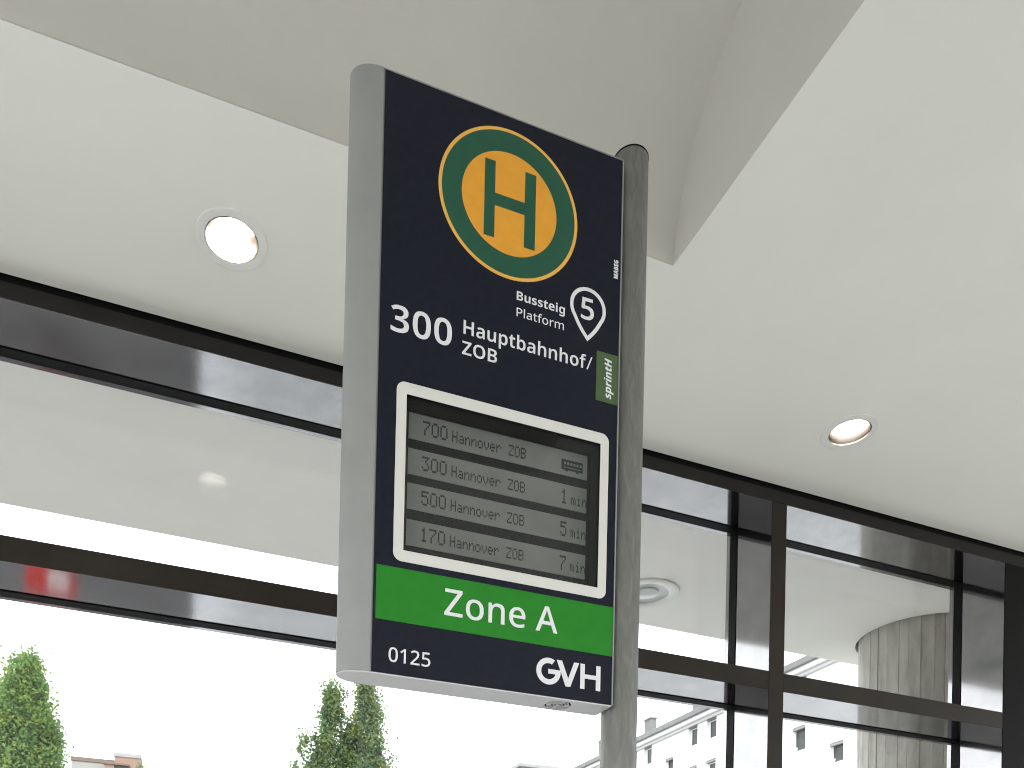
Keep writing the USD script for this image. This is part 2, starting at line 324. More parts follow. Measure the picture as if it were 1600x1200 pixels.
obj('trim_ring', rev([(0.133, 0.03), (0.133, -0.003), (0.150, -0.012), (0.185, -0.014), (0.197, -0.009), (0.199, -0.0004), (0.199, 0.0)]), M['trim'], t, smooth=35)
obj('lens', rev([(0.1328, 0.004), (0.10, 0.008), (0.075, 0.006), (0.072, -0.004), (0.05, -0.008), (0, -0.010)]), M['dead_lens'], t, smooth=35)
obj('housing', rev([(0.137, 0.006), (0.137, 0.15), (0, 0.15)], 32), M['trim'], t)

# ---------------------------------------------------------------- concrete column
nb = 34; ang = np.sort((np.arange(nb) + rng.uniform(-0.12, 0.12, nb)) / nb * 2 * math.pi)
cv, cf, tone = [], [], []
zs = (-0.15, CEIL + 0.1)
for i in range(nb):
    a0, a1 = ang[i], ang[(i + 1) % nb] + (2 * math.pi if i == nb - 1 else 0)
    rr = COL_R - rng.uniform(0.0, 0.007); tn = rng.uniform(0.82, 1.12)
    aa = np.linspace(a0, a1, 4); rads = [COL_R - 0.009, rr, rr, COL_R - 0.009]
    aa = np.array([a0, a0 + 0.008, a1 - 0.008, a1])
    b0 = len(cv)
    for a, r in zip(aa, rads):
        for zz in zs: cv.append((COL[0] + r * math.cos(a), COL[1] + r * math.sin(a), zz)); tone.append(tn)
    for j in range(3):
        p = b0 + 2 * j; cf += [(p, p + 2, p + 3), (p, p + 3, p + 1)]
column = obj('concrete_column', (np.array(cv), np.array(cf)), M['concrete'], label='round grey board-marked concrete column holding up the canopy outside the right-hand pane', cat='column')
pv = UsdGeom.PrimvarsAPI(column).CreatePrimvar('tone', Sdf.ValueTypeNames.Color3fArray, 'vertex')
pv.Set(Vt.Vec3fArray.FromNumpy(np.repeat(np.array(tone, np.float32)[:, None], 3, 1)))

# ---------------------------------------------------------------- the stop sign
TEXT = json.loads(r'''{"line_number":[[[336,112,339,141,345,163,353,179,365,192,387,201,410,203,427,199,444,190,456,175,464,159,470,138,473,111,472,80,469,55,462,34,451,16,441,7,431,2,411,-3,384,0,366,9,351,26,342,49,337,75],[371,88,376,53,380,41,385,34,394,28,401,27,411,27,420,32,427,39,433,55,436,79,437,112,435,135,431,152,425,163,417,170,407,173,395,172,388,169,380,158,375,144,372,127]],[[174,89,175,126,180,152,190,176,204,192,225,201,249,203,268,198,280,192,289,183,301,164,307,143,311,119,312,88,308,60,303,39,295,24,284,10,270,2,249,-3,226,-1,206,7,195,18,184,38,177,64],[210,88,214,53,219,41,224,34,232,28,239,27,249,27,259,32,265,39,271,55,275,79,276,112,273,135,269,152,264,163,256,170,246,173,234,172,227,169,218,158,213,144,211,127]],[[11,8,11,39,46,28,59,26,81,27,98,34,106,42,110,54,107,70,98,81,77,87,42,89,42,117,80,119,93,125,100,132,104,140,106,151,100,164,88,171,69,173,48,168,28,158,12,182,39,196,63,202,95,201,109,198,120,193,131,183,139,169,141,159,140,142,135,129,126,119,115,111,99,105,124,97,131,92,141,81,146,66,147,51,140,28,133,19,120,9,110,4,91,-1,77,-3,46,-2,27,2]]],"stop_name":[[[1894,125,1894,142,1918,153,1919,172,1922,186,1927,196,1935,205,1944,210,1962,214,1984,213,2002,208,1994,184,1980,186,1966,186,1959,181,1955,172,1954,152,1989,152,1990,125,1954,125,1953,0,1918,0,1918,125]],[[1730,68,1733,102,1743,126,1762,144,1783,152,1816,153,1842,144,1860,127,1868,114,1872,101,1875,82,1874,63,1871,47,1864,30,1857,20,1846,10,1835,3,1820,-1,1796,-3,1783,-1,1772,3,1756,12,1744,25,1737,39],[1766,68,1771,46,1776,37,1782,31,1791,26,1802,24,1814,26,1822,30,1833,44,1838,63,1837,92,1830,113,1820,122,1810,126,1794,126,1783,121,1776,114,1770,102,1767,84]],[[1559,0,1559,212,1594,212,1593,132,1604,143,1617,150,1630,154,1646,154,1663,151,1675,145,1684,137,1690,128,1695,105,1695,0,1660,0,1658,105,1654,115,1649,121,1635,126,1620,125,1610,121,1602,112,1598,101,1594,82,1594,0]],[[1380,151,1407,151,1413,132,1431,147,1444,152,1456,154,1468,154,1484,151,1494,147,1504,139,1512,126,1516,106,1516,0,1481,0,1480,102,1474,117,1466,123,1456,126,1441,125,1431,121,1423,112,1419,101,1416,82,1415,0,1380,0]],[[1201,212,1236,212,1235,132,1246,143,1255,148,1277,154,1293,154,1309,150,1319,144,1329,133,1334,121,1337,105,1337,0,1302,0,1300,105,1296,115,1291,121,1277,126,1262,125,1252,121,1244,112,1240,101,1236,82,1236,0,1201,0]],[[1027,38,1027,49,1030,62,1036,72,1047,81,1060,87,1074,90,1122,94,1121,113,1118,119,1111,125,1100,128,1087,127,1054,117,1044,141,1073,152,1108,154,1132,149,1146,139,1154,125,1158,108,1158,0,1133,0,1125,20,1109,6,1096,0,1081,-3,1058,-1,1046,4,1036,13,1030,23],[1064,41,1068,31,1079,24,1094,24,1107,29,1115,36,1120,43,1122,54,1122,71,1096,70,1075,65,1065,54]],[[862,212,896,212,896,132,907,143,917,150,931,154,947,154,958,152,970,147,982,137,990,126,995,114,999,96,1000,67,999,53,995,37,989,24,983,15,970,5,953,-2,930,-2,914,3,895,18,888,0,862,0],[897,69,901,46,911,32,921,27,935,26,950,32,960,47,964,67,963,94,960,106,954,116,947,122,935,126,920,125,910,120,904,113,900,103]],[[734,141,756,153,767,185,789,185,790,152,831,151,831,125,790,125,790,44,793,33,802,27,814,26,832,29,831,3,812,-2,790,-2,774,3,762,13,756,25,754,39,753,125,734,125]],[[575,-67,575,152,603,152,609,132,624,146,637,152,660,154,678,150,688,144,698,134,705,123,710,107,713,85,713,68,710,46,706,33,699,21,689,9,677,2,663,-2,648,-2,634,0,623,6,609,18,610,-67],[610,66,615,44,619,37,625,31,636,27,648,26,662,32,672,46,677,68,675,97,667,116,659,123,648,126,633,125,622,120,617,113,612,99]],[[394,151,430,151,430,54,432,43,436,35,442,30,450,27,463,26,474,29,481,33,487,40,492,51,495,70,495,151,530,151,530,0,503,0,497,19,481,5,467,-1,455,-3,438,-2,426,0,408,11,400,22,395,40]],[[222,38,222,49,225,62,231,72,242,81,255,87,269,90,317,94,316,113,313,119,306,125,295,128,282,127,249,117,239,141,268,152,303,154,327,149,341,139,349,125,353,108,353,0,328,0,320,20,304,6,291,0,276,-3,253,-1,241,4,231,13,225,23],[258,41,263,31,274,24,289,24,302,29,310,36,315,43,317,54,317,71,291,70,270,65,260,54]],[[25,200,61,200,62,119,148,119,149,200,185,200,185,0,149,0,148,88,62,88,61,0,25,0]],[[2010,0,2034,0,2110,200,2086,200]]],"stop_name_second":[[[410,200,482,200,502,198,527,190,535,185,542,176,549,156,548,141,545,131,533,115,514,105,530,100,542,92,552,78,554,68,555,52,551,35,541,20,529,11,514,4,497,1,410,0],[446,30,484,29,505,35,512,42,516,53,516,67,512,78,504,84,491,89,446,90],[446,118,485,118,501,123,507,129,511,138,512,149,509,158,502,165,491,169,446,171]],[[181,91,181,109,184,132,188,148,197,165,205,176,219,188,232,195,248,200,267,202,293,201,314,196,327,190,339,181,352,165,361,148,365,132,368,109,368,84,364,63,358,46,351,32,337,17,325,9,304,0,283,-3,253,-1,232,5,217,13,203,26,192,44,184,68],[218,92,221,75,226,58,233,46,243,37,255,31,269,28,288,29,303,34,309,39,320,52,326,66,329,81,329,119,326,134,320,148,309,162,291,170,265,171,244,164,233,154,224,138,220,119]],[[10,25,108,169,13,170,13,200,152,200,152,175,55,31,155,30,155,0,10,0]]],"platform_german":[[[1030,67,1031,96,1036,117,1047,137,1061,149,1083,156,1104,154,1121,146,1133,133,1138,153,1172,153,1172,-9,1168,-30,1158,-46,1149,-54,1137,-61,1112,-67,1071,-66,1039,-58,1039,-23,1064,-32,1086,-35,1107,-34,1121,-27,1128,-19,1131,-11,1133,20,1118,6,1105,-1,1082,-3,1065,2,1054,9,1041,25,1034,42],[1071,73,1075,49,1079,40,1085,34,1095,30,1107,30,1123,35,1129,43,1134,61,1133,95,1126,113,1118,120,1109,123,1098,123,1086,119,1079,111,1074,100]],[[952,189,954,204,959,209,965,212,979,213,986,211,992,207,996,202,997,189,995,183,992,178,983,173,970,172,960,176,955,180]],[[954,153,995,153,995,0,954,0]],[[780,67,781,94,786,114,795,130,808,143,822,151,845,156,868,155,885,150,904,136,915,119,920,99,920,66,822,66,823,56,827,44,834,36,852,28,882,29,912,39,912,8,888,-1,868,-3,841,-2,819,5,803,15,790,31,783,46],[823,94,881,94,882,98,878,111,870,121,860,126,849,126,838,123,830,116,825,107]],[[656,122,656,140,679,154,691,185,717,185,717,153,757,153,757,122,717,121,717,46,721,35,730,30,740,30,759,34,759,4,740,-2,717,-3,698,2,686,11,680,21,676,40,676,121]],[[522,107,522,121,528,135,539,145,556,153,575,156,596,155,617,151,635,144,624,116,605,123,586,126,568,124,563,120,561,116,562,109,568,104,612,85,622,79,631,70,637,57,638,40,635,28,629,17,613,4,588,-3,552,-2,523,6,522,40,554,30,579,28,594,32,598,38,599,44,597,48,589,55,553,70,535,81,524,96]],[[381,107,381,121,387,135,398,145,415,153,434,156,456,155,476,151,494,144,483,116,464,123,446,126,427,124,422,120,420,116,422,109,427,104,471,85,481,79,490,70,496,57,497,40,494,28,488,17,472,4,448,-3,411,-2,382,6,381,40,413,30,439,28,453,32,458,38,458,44,456,48,448,55,412,70,394,81,383,96]],[[207,153,248,153,249,50,253,39,257,34,266,30,277,30,286,32,294,36,298,41,304,57,306,72,306,153,347,153,347,0,315,0,310,20,293,5,280,-1,267,-3,250,-3,236,1,226,7,218,14,210,28,207,46]],[[24,200,99,200,120,198,142,191,151,186,159,178,164,169,167,156,166,141,164,132,158,121,151,115,133,106,156,95,166,84,171,69,172,52,168,36,160,22,150,13,134,5,113,1,24,0],[66,33,100,33,119,38,125,46,128,54,129,65,125,76,117,83,105,88,66,88],[66,120,97,120,114,124,120,130,124,138,124,148,121,157,116,162,104,166,66,167]]],"platform_english":[[[914,150,936,150,941,130,949,140,958,146,970,151,982,153,997,153,1011,149,1022,143,1033,129,1050,145,1070,152,1095,152,1107,149,1116,144,1127,130,1132,111,1132,0,1106,0,1104,109,1100,119,1095,125,1080,131,1064,130,1053,125,1045,117,1040,105,1037,89,1037,0,1010,0,1009,106,1007,115,1002,123,996,128,984,131,971,130,960,126,953,120,946,109,942,85,942,0,915,0]],[[798,150,820,150,824,123,840,142,853,150,865,154,887,152,884,127,864,128,852,125,843,120,830,103,825,85,825,0,798,0]],[[619,67,621,99,631,123,647,141,668,150,684,153,700,152,725,144,735,137,745,126,756,102,759,89,759,67,757,50,751,34,737,14,725,5,711,0,695,-3,678,-2,663,1,647,10,636,21,628,33,623,46],[647,68,652,44,657,35,665,27,673,22,684,20,698,20,711,25,723,37,730,59,731,88,724,112,714,123,702,129,684,130,668,126,659,118,652,106,648,88]],[[511,130,511,142,536,151,537,172,540,184,544,194,552,204,565,211,579,214,597,213,615,209,609,188,591,192,577,190,570,185,565,173,564,151,600,150,600,130,564,129,563,0,537,0,536,129]],[[407,130,407,142,429,153,439,184,455,184,455,151,498,150,498,130,455,129,455,41,459,29,467,22,484,20,499,22,499,2,483,-2,463,-2,445,4,435,14,431,23,428,37,428,129]],[[256,47,258,58,263,67,270,75,281,81,308,89,353,92,351,115,347,122,342,127,327,131,313,131,280,120,273,140,300,150,332,153,355,148,369,137,376,126,379,109,379,0,360,0,354,21,338,6,323,-1,297,-3,283,0,269,8,262,16,257,29],[284,39,288,27,297,21,315,18,329,22,339,28,349,40,352,55,352,73,321,71,300,67,294,63,287,56,284,49]],[[192,213,220,213,220,0,193,0]],[[26,200,90,200,122,194,136,186,145,177,151,166,155,151,156,135,151,115,144,102,134,93,119,84,103,79,55,77,54,0,27,0],[54,102,92,102,106,106,115,111,123,119,127,135,127,148,121,162,111,170,98,175,55,176]]],"platform_number":[[[16,38,35,31,53,27,73,26,83,28,95,32,103,39,108,48,110,58,110,70,106,80,101,87,91,93,78,96,61,97,35,93,20,101,28,199,133,199,133,169,58,168,54,124,73,126,100,124,120,116,135,103,144,85,147,60,143,39,134,23,119,9,102,1,78,-3,49,-2,30,2,16,8]]],"zone":[[[741,1,816,200,848,200,924,0,892,0,870,57,794,57,773,0],[803,85,862,84,833,171,822,136]],[[523,66,523,89,526,105,534,123,546,138,562,148,580,153,602,153,619,149,633,140,647,121,654,98,654,69,554,69,554,55,557,45,563,35,573,27,581,23,592,21,613,21,647,31,647,7,625,0,606,-3,581,-2,561,4,544,15,535,26,526,45],[554,91,624,91,625,96,621,111,612,125,599,130,587,131,573,127,564,119,557,106]],[[355,151,379,151,383,131,401,147,412,151,425,154,443,153,455,151,466,146,474,139,482,126,486,106,486,0,456,0,456,100,455,109,451,118,446,124,430,129,413,128,402,124,395,117,389,106,385,84,385,0,355,0]],[[177,67,178,96,188,123,195,133,205,142,228,151,258,153,276,148,287,142,306,123,316,98,318,67,315,49,310,34,302,20,292,11,278,2,267,-1,253,-3,232,-2,217,2,204,10,192,22,184,36,179,50],[207,68,212,44,219,33,225,27,241,21,256,21,269,27,281,40,287,63,286,92,279,112,270,123,258,128,242,129,227,125,218,117,211,105,207,88]],[[10,22,111,173,13,174,13,200,149,200,149,177,48,27,152,26,152,0,10,0]]],"stop_code":[[[498,34,514,28,535,23,556,22,566,23,579,29,589,37,594,45,597,57,596,70,593,80,584,90,577,95,556,99,538,99,516,95,503,103,510,199,613,200,613,173,536,173,532,122,568,124,584,121,603,113,615,102,625,83,627,57,623,38,615,23,601,10,583,1,559,-3,536,-2,514,1,499,7]],[[334,23,412,104,425,124,430,142,429,154,426,163,420,170,411,175,402,177,383,176,366,169,351,158,335,178,357,193,383,201,414,201,437,193,450,182,458,166,460,143,456,125,449,110,436,92,371,27,468,26,468,0,334,0]],[[183,155,239,200,265,200,265,0,235,0,236,167,199,136]],[[13,88,14,126,19,154,27,174,41,191,59,200,86,202,106,198,116,192,126,183,136,168,144,144,147,120,148,88,145,62,139,38,132,23,121,10,104,0,87,-3,64,-1,44,7,31,20,22,39,16,61],[43,88,48,51,53,38,59,30,71,23,84,22,93,25,103,32,111,46,115,62,118,112,116,134,111,153,105,166,97,173,87,177,73,177,62,172,54,163,45,138]]],"tag":[[[905,200,953,200,938,124,1009,124,1025,200,1073,200,1033,0,985,0,1001,84,931,84,913,0,866,0]],[[755,138,781,153,800,185,831,185,825,154,864,153,857,118,818,118,804,49,806,40,812,35,843,39,836,5,813,-2,788,-3,768,3,759,12,754,25,755,42,770,118,751,118]],[[556,0,586,153,622,153,626,133,646,149,668,156,695,155,714,145,722,131,723,112,701,0,654,0,673,98,671,112,659,119,639,115,625,97,603,0]],[[505,189,511,206,523,213,543,214,557,205,554,184,542,174,515,173,506,180]],[[499,153,547,153,516,0,469,0]],[[371,153,407,153,411,128,427,144,443,153,476,155,464,111,429,109,409,93,388,0,341,0]],[[193,154,232,154,235,134,252,148,269,155,289,156,304,152,316,143,324,130,327,111,326,87,316,49,294,16,272,2,245,-2,227,2,212,16,197,-67,149,-67],[224,67,225,48,231,39,246,36,260,43,270,57,277,82,278,102,271,115,255,119,239,111,230,95]],[[34,107,37,121,47,137,77,153,120,156,158,144,139,113,104,123,88,122,81,116,85,106,131,82,142,62,140,41,130,21,116,9,95,0,48,-2,14,6,22,44,47,35,77,32,90,36,95,44,90,53,43,79,35,90]]],"maker":[[[833,91,834,120,842,148,858,173,877,188,898,197,929,203,970,200,1003,190,986,148,946,158,924,157,907,149,892,125,889,92,894,67,908,49,930,42,956,44,957,75,921,75,921,117,1008,117,1008,9,942,-3,911,-2,884,6,865,18,846,41,838,61]],[[686,200,806,201,806,157,741,156,741,125,801,125,801,82,741,82,741,45,806,44,806,0,686,0]],[[497,200,599,198,627,189,640,178,647,160,646,136,637,118,617,105,633,98,644,88,650,75,652,53,645,30,630,14,616,7,590,1,497,0],[552,42,575,42,588,46,596,60,591,76,578,83,552,84],[552,124,574,124,585,128,592,140,589,152,576,159,552,159]],[[272,1,337,201,410,201,475,0,416,0,406,38,342,38,331,0],[353,82,395,82,374,165,373,165]],[[22,0,22,200,94,200,136,58,177,200,250,200,250,0,200,0,201,143,160,0,109,0,68,142,70,0],[67,144,68,142,68,143]]]}''')
SX, SY, SZ, SYAW = 0.39148, 1.71319, EYE + 0.64429, -0.01532
SW, SH = 0.60255, 1.34766
S = thing('bus_stop_sign', 'tall navy bus stop sign with round yellow H emblem and departure display', 'stop sign', (SX, SY, SZ), SYAW)
D = 0.080
# housing: rounded nose on the left, flat faces, hugging the pole on the right; the display opening is cut through its front
nose = [(-0.0675 * math.sin(t) - 0.0005, D / 2 - D / 2 * math.cos(t)) for t in np.linspace(0, math.pi, 28)]
rc = 0.016
right = [(0.603 - rc + rc * math.sin(t), D - rc + rc * math.cos(t)) for t in np.linspace(0, math.pi / 2, 8)]
plan_h = Polygon([(p[0], p[1]) for p in nose] + right + [(0.603, 0.0)])
OU0, OU1, OW0, OW1 = 0.0697, 0.5571, 0.2826, 0.6344
body_solid = ext(plan_h, SH - 0.006, 0.003)
shrink = lambda d: plan_h.buffer(-d)
import manifold3d
def man(m):
    return manifold3d.Manifold(manifold3d.Mesh(np.asarray(m.vertices, np.float32), np.asarray(m.faces, np.uint32)))
def unman(m):
    q = m.to_mesh(); return trimesh.Trimesh(q.vert_properties[:, :3], q.tri_verts, process=False)
groove = bx(0.0, 0.6045, -0.01, 0.004, -0.01, SH + 0.01)
cut = bx(OU0 - 0.004, OU1 + 0.004, -0.02, 0.062, OW0 - 0.004, OW1 + 0.004)
holes = []
hp = []
for (r, a0, a1) in ((0.030, 100, 175), (0.030, 190, 260), (0.030, 280, 350), (0.030, 10, 80), (0.0225, 20, 150), (0.0225, 200, 330), (0.0150, 110, 250), (0.0150, 290, 430), (0.0075, 0, 359)):
    tt = np.radians(np.linspace(a0, a1, 24)); hp.append(LineString([(r * math.cos(t), r * math.sin(t)) for t in tt]).buffer(0.0024, 4))
hp = affinity.translate(union_all(hp), 0.477, D * 0.52)
body = man(ext(shrink(0.0), SH - 0.004, 0.002)) - man(groove) - man(cut) - man(ext(affinity.translate(Point(0, 0).buffer(0.037, 24), 0.477, D * 0.52), 0.02, -0.005))
obj('housing', unman(body), M['alu'], S, smooth=25)
under = shrink(0.0015).difference(hp)
obj('bottom_cover', ext(under, 0.003, -0.0012), M['underside'], S, label='pale silver underside with a round pattern of curved slots')
obj('top_cover', ext(shrink(0.001), 0.003, SH - 0.0025), M['alu'], S)
obj('sound_backing', ext(affinity.translate(Point(0, 0).buffer(0.036, 24), 0.477, D * 0.52), 0.002, 0.0021), M['black'], S)

def layer(poly, v, d=0.0004):
    """flat print in the sign's plane, its face at depth v in front of the panel"""
    e = upright(ext(poly, d)); e.apply_translation([0, -v + d, 0]); e.fix_normals(); return e
PF = 0.0012           # the panel face lies this far behind the plane of the housing's lips
panel = sbox(0.0042, 0.0035, 0.6008, SH - 0.0035).difference(sbox(OU0, OW0, OU1, OW1))
e = upright(ext(panel, 0.003)); e.apply_translation([0, PF + 0.003, 0]); e.fix_normals()
obj('front_panel', e, M['navy'], S)
obj('edge_strip', bx(0.6012, 0.6040, -0.0012, 0.0045, 0.002, SH - 0.002), M['alu'], S)
def show(poly, lift, name, m, parent=None, **kw):
    return obj(name, layer(poly, lift - PF), m, parent or S, **kw)
V1, V2, V3, V4 = 0.0006, 0.0010, 0.0014, 0.0018

# emblem
LC = (0.3068, 1.1395)
emb = show(Point(*LC).buffer(0.1750, 64), V1, 'emblem_disc', M['rim'])
show(Point(*LC).buffer(0.1672, 64).difference(Point(*LC).buffer(0.1195, 64)), V2, 'emblem_ring', M['logo_green'], emb)
show(Point(*LC).buffer(0.1193, 64), V2, 'emblem_field', M['yellow'], emb)
H = union_all([sbox(0.2427, 1.0495, 0.2687, 1.2283), sbox(0.3437, 1.0495, 0.3716, 1.2283), sbox(0.26, 1.1258, 0.35, 1.1545)])
show(H, V3, 'emblem_letter', M['logo_green'], emb)

def text_poly(key):
    ps = []
    for rings in TEXT[key]:
        rs = [np.array(r, float).reshape(-1, 2) for r in rings]
        ps.append(Polygon(rs[0], rs[1:]).buffer(0))
    return union_all(ps)
def fit(key, u0, u1, base, cap, rot=False):
    p = text_poly(key); b = p.bounds
    p = affinity.affine_transform(p, [(u1 - u0) / (b[2] - b[0]), 0, 0, cap / 200.0, u0 - b[0] * (u1 - u0) / (b[2] - b[0]), base])
    return p
def word(key, u0, u1, base, cap, m='white', lift=V1, name='lettering', parent=None):
    return show(fit(key, u0, u1, base, cap), lift, name, M[m], parent)
word('line_number', 0.0288, 0.1722, 0.7676, 0.0600)
word('stop_name', 0.1995, 0.5300, 0.8064, 0.0319)
word('stop_name_second', 0.1972, 0.2832, 0.7590, 0.0305)
word('platform_german', 0.3290, 0.4540, 0.9222, 0.0207)
word('platform_english', 0.3294, 0.4523, 0.8836, 0.0203)
# platform pin
pc, pr = np.array([0.5153, 0.9560]), 0.0483
tip = np.array([0.5153, 0.8742]); dd = pc[1] - tip[1]; al = math.acos(pr / dd)
arc = [(pc[0] + pr * math.sin(t), pc[1] - pr * math.cos(t)) for t in np.linspace(al, 2 * math.pi - al, 60)]
# belly the flanks slightly, as the drop on the sign has
fl = []
for s in (1, -1):
    a = np.array(arc[-1] if s == -1 else arc[0])
    side = [(1 - t) * a + t * tip + np.array([s * 0.0035 * math.sin(math.pi * t), 0]) for t in np.linspace(0, 1, 12)]
    fl.append(side)
pin = Polygon(arc + [tuple(p) for p in fl[1][1:]] + [tuple(p) for p in fl[0][::-1][1:-1]]).buffer(0)
show(pin.difference(pin.buffer(-0.0088, 16)), V1, 'platform_pin', M['white'])
word('platform_number', 0.4965, 0.5315, 0.9263, 0.0525)
# display frame
fo = sbox(0.0464 + 0.02, 0.2573 + 0.02, 0.5796 - 0.02, 0.6605 - 0.02).buffer(0.02, 12)
show(fo.difference(sbox(OU0 + 0.0002, OW0 + 0.0002, OU1 - 0.0002, OW1 - 0.0002)), V1, 'display_frame', M['frame_white'])
# zone band
band = show(sbox(0.0100, 0.1211, 0.6008, 0.2415), V1, 'zone_band', M['zone_green'])
word('zone', 0.1690, 0.4524, 0.1538, 0.0610, lift=V2, parent=band)
word('stop_code', 0.0421, 0.1389, 0.0300, 0.0320)
# operator's three letters
g0, g1, gw = 0.0318, 0.0922, 0.0127
gc = (0.4317, 0.0620); R = 0.0317
ringG = Point(*gc).buffer(R, 40).difference(Point(*gc).buffer(R - gw, 40))
ringG = ringG.difference(Polygon([(gc[0], gc[1] + 0.0055), (gc[0] + 0.06, gc[1] + 0.086), (gc[0] + 0.06, gc[1] + 0.0055)]))
ringG = ringG.union(sbox(gc[0] - 0.001, gc[1] - 0.0055, gc[0] + R - 0.0045, gc[1] + 0.0055)).intersection(Point(*gc).buffer(R + 0.0001, 40))
Vp = Polygon([(0.4525, g1), (0.4665, g1), (0.4835, g0 + 0.019), (0.4985, g1), (0.5120, g1), (0.4895, g0), (0.4770, g0)])
Hp = union_all([sbox(0.5155, g0, 0.5275, g1), sbox(0.5580, g0, 0.5700, g1), sbox(0.52, 0.0575, 0.56, 0.0678)])
show(union_all([ringG, Vp, Hp]), V1, 'lettering', M['white'])
# green sticker with upright slanted word
tag = show(sbox(0.5410, 0.7382, 0.6008, 0.8590), V1, 'sticker', M['tag_green'])
p = fit('tag', 0, 0.0975, 0, 0.0193)
p = affinity.translate(affinity.rotate(p, 90, origin=(0, 0)), 0.5825, 0.7485)
show(p, V2, 'lettering', M['white'], tag)
p = fit('maker', 0, 0.0452, 0, 0.0118)
p = affinity.translate(affinity.rotate(p, 90, origin=(0, 0)), 0.5948, 1.0490)
show(p, V1, 'lettering', M['white'])

# departure display, set back behind its glass
FONT = {'0': '0E11191513110E', '1': '040C040404040E', '2': '0E11010204081F', '3': '1F02040201110E', '5': '1F101E0101110E', '7': '1F010204080808',
        'H': '1111111F111111', 'Z': '1F01020408101F', 'O': '0E11111111110E', 'B': '1E11111E11111E',
        'a': '00000E010F110F', 'n': '00001619111111', 'o': '00000E1111110E', 'v': '0000111111110A', 'e': '00000E111F100E', 'r': '00001619101010', 'm': '00001A15151515', 'i': '04000C0404040E', ' ': '00000000000000'}
FONT['v'] = '0000111111' + '0A04'
FONT['0'] = '0E11111111110E'
def pix(text, u, w, pu, pw):
    """dot-matrix lettering: u, w = lower left, pu and pw the pitch of the dots"""
    out = []
    for i, ch in enumerate(text):
        rows = bytes.fromhex(FONT[ch])
        for r, bits in enumerate(rows):
            for c in range(5):
                if bits >> (4 - c) & 1:
                    a, b = u + (i * 6 + c) * pu, w + (6 - r) * pw
                    out.append(sbox(a, b, a + pu * 0.97, b + pw * 0.95))
    return out
LD = 0.050
disp = thing_part = UsdGeom.Xform.Define(stage, numbered(S.GetPath().pathString, 'display'))
obj('backing', bx(OU0 - 0.0035, OU1 + 0.0035, LD + 0.004, LD + 0.010, OW0 - 0.0035, OW1 + 0.0035), M['black'], disp)
obj('surround', [bx(OU0 - 0.0035, OU0 - 0.0005, 0.0045, LD + 0.003, OW0 - 0.0035, OW1 + 0.0035), bx(OU1 + 0.0005, OU1 + 0.0035, 0.0045, LD + 0.003, OW0 - 0.0035, OW1 + 0.0035),
                 bx(OU0, OU1, 0.0045, LD + 0.003, OW0 - 0.0035, OW0 - 0.0005), bx(OU0, OU1, 0.0045, LD + 0.003, OW1 + 0.0005, OW1 + 0.0035)], M['black'], disp)
obj('mask', bx(0.072, 0.5548, LD + 0.0012, LD + 0.0038, OW0, OW1 + 0.0002), M['mask_grey'], disp)
lines = [('700', None), ('300', '1'), ('500', '5'), ('170', '7')]
for i, (num, mins) in enumerate(lines):
    wt = (0.6310, 0.5485, 0.4680, 0.3835)[i]; wb = wt - 0.0605
    rowm = obj('display_row', bx(0.0885, 0.5475, LD, LD + 0.001, wb, wt), M['lcd'], disp)
    dots = pix(num, 0.1220, wb + 0.0145, 0.00355, 0.0048) + pix('Hannover ZOB', 0.1940, wb + 0.0155, 0.00264, 0.0038)
    if mins:
        dots += pix(mins, 0.4775, wb + 0.0125, 0.0034, 0.0052) + pix('min', 0.5055, wb + 0.0135, 0.00245, 0.0037)
    else:
        # small bus symbol: body, windows, wheels
        b = sbox(0.4790, wb + 0.016, 0.5330, wb + 0.0375).buffer(0.002).difference(union_all([sbox(0.484 + k * 0.0085, wb + 0.027, 0.4895 + k * 0.0085, wb + 0.0335) for k in range(6)]))
        dots += [b.difference(sbox(0.483, wb + 0.0195, 0.531, wb + 0.0215)), Point(0.491, wb + 0.0145).buffer(0.0042), Point(0.520, wb + 0.0145).buffer(0.0042)]
    e = upright(ext(union_all(dots), 0.0003)); e.apply_translation([0, LD - 0.0001, 0]); e.fix_normals()
    obj('display_text', e, M['lcd_dark'], disp)
obj('display_glass', bx(OU0 + 0.0005, OU1 - 0.0005, 0.0050, 0.0080, OW0 + 0.0005, OW1 - 0.0005), M['lcd_glass'], disp)
# pole
PU, PV, PR = 0.6478, 0.0440, 0.0446
ztop = EYE + 2.045 - SZ
obj('pole', rev([(0, -SZ), (PR, -SZ), (PR, ztop - 0.006), (PR - 0.0005, ztop - 0.0055)], 48).apply_translation([PU, PV, 0]), M['galv'], S, smooth=40)
obj('pole_cap', rev([(PR - 0.0004, ztop - 0.0058), (PR + 0.0006, ztop - 0.0052), (PR + 0.0006, ztop - 0.002), (PR - 0.003, ztop), (0, ztop)], 48).apply_translation([PU, PV, 0]), M['rubber'], S, smooth=40)
obj('base_plate', [bx(PU - 0.1, PU + 0.1, PV - 0.1, PV + 0.1, -SZ + 0.0005, -SZ + 0.012)], M['galv'], S)
for zz in (0.16, SH - 0.2):
    obj('clamp', [bx(0.585, 0.606, D * 0.30, D * 0.80, zz - 0.03, zz + 0.03)], M['galv'], S)

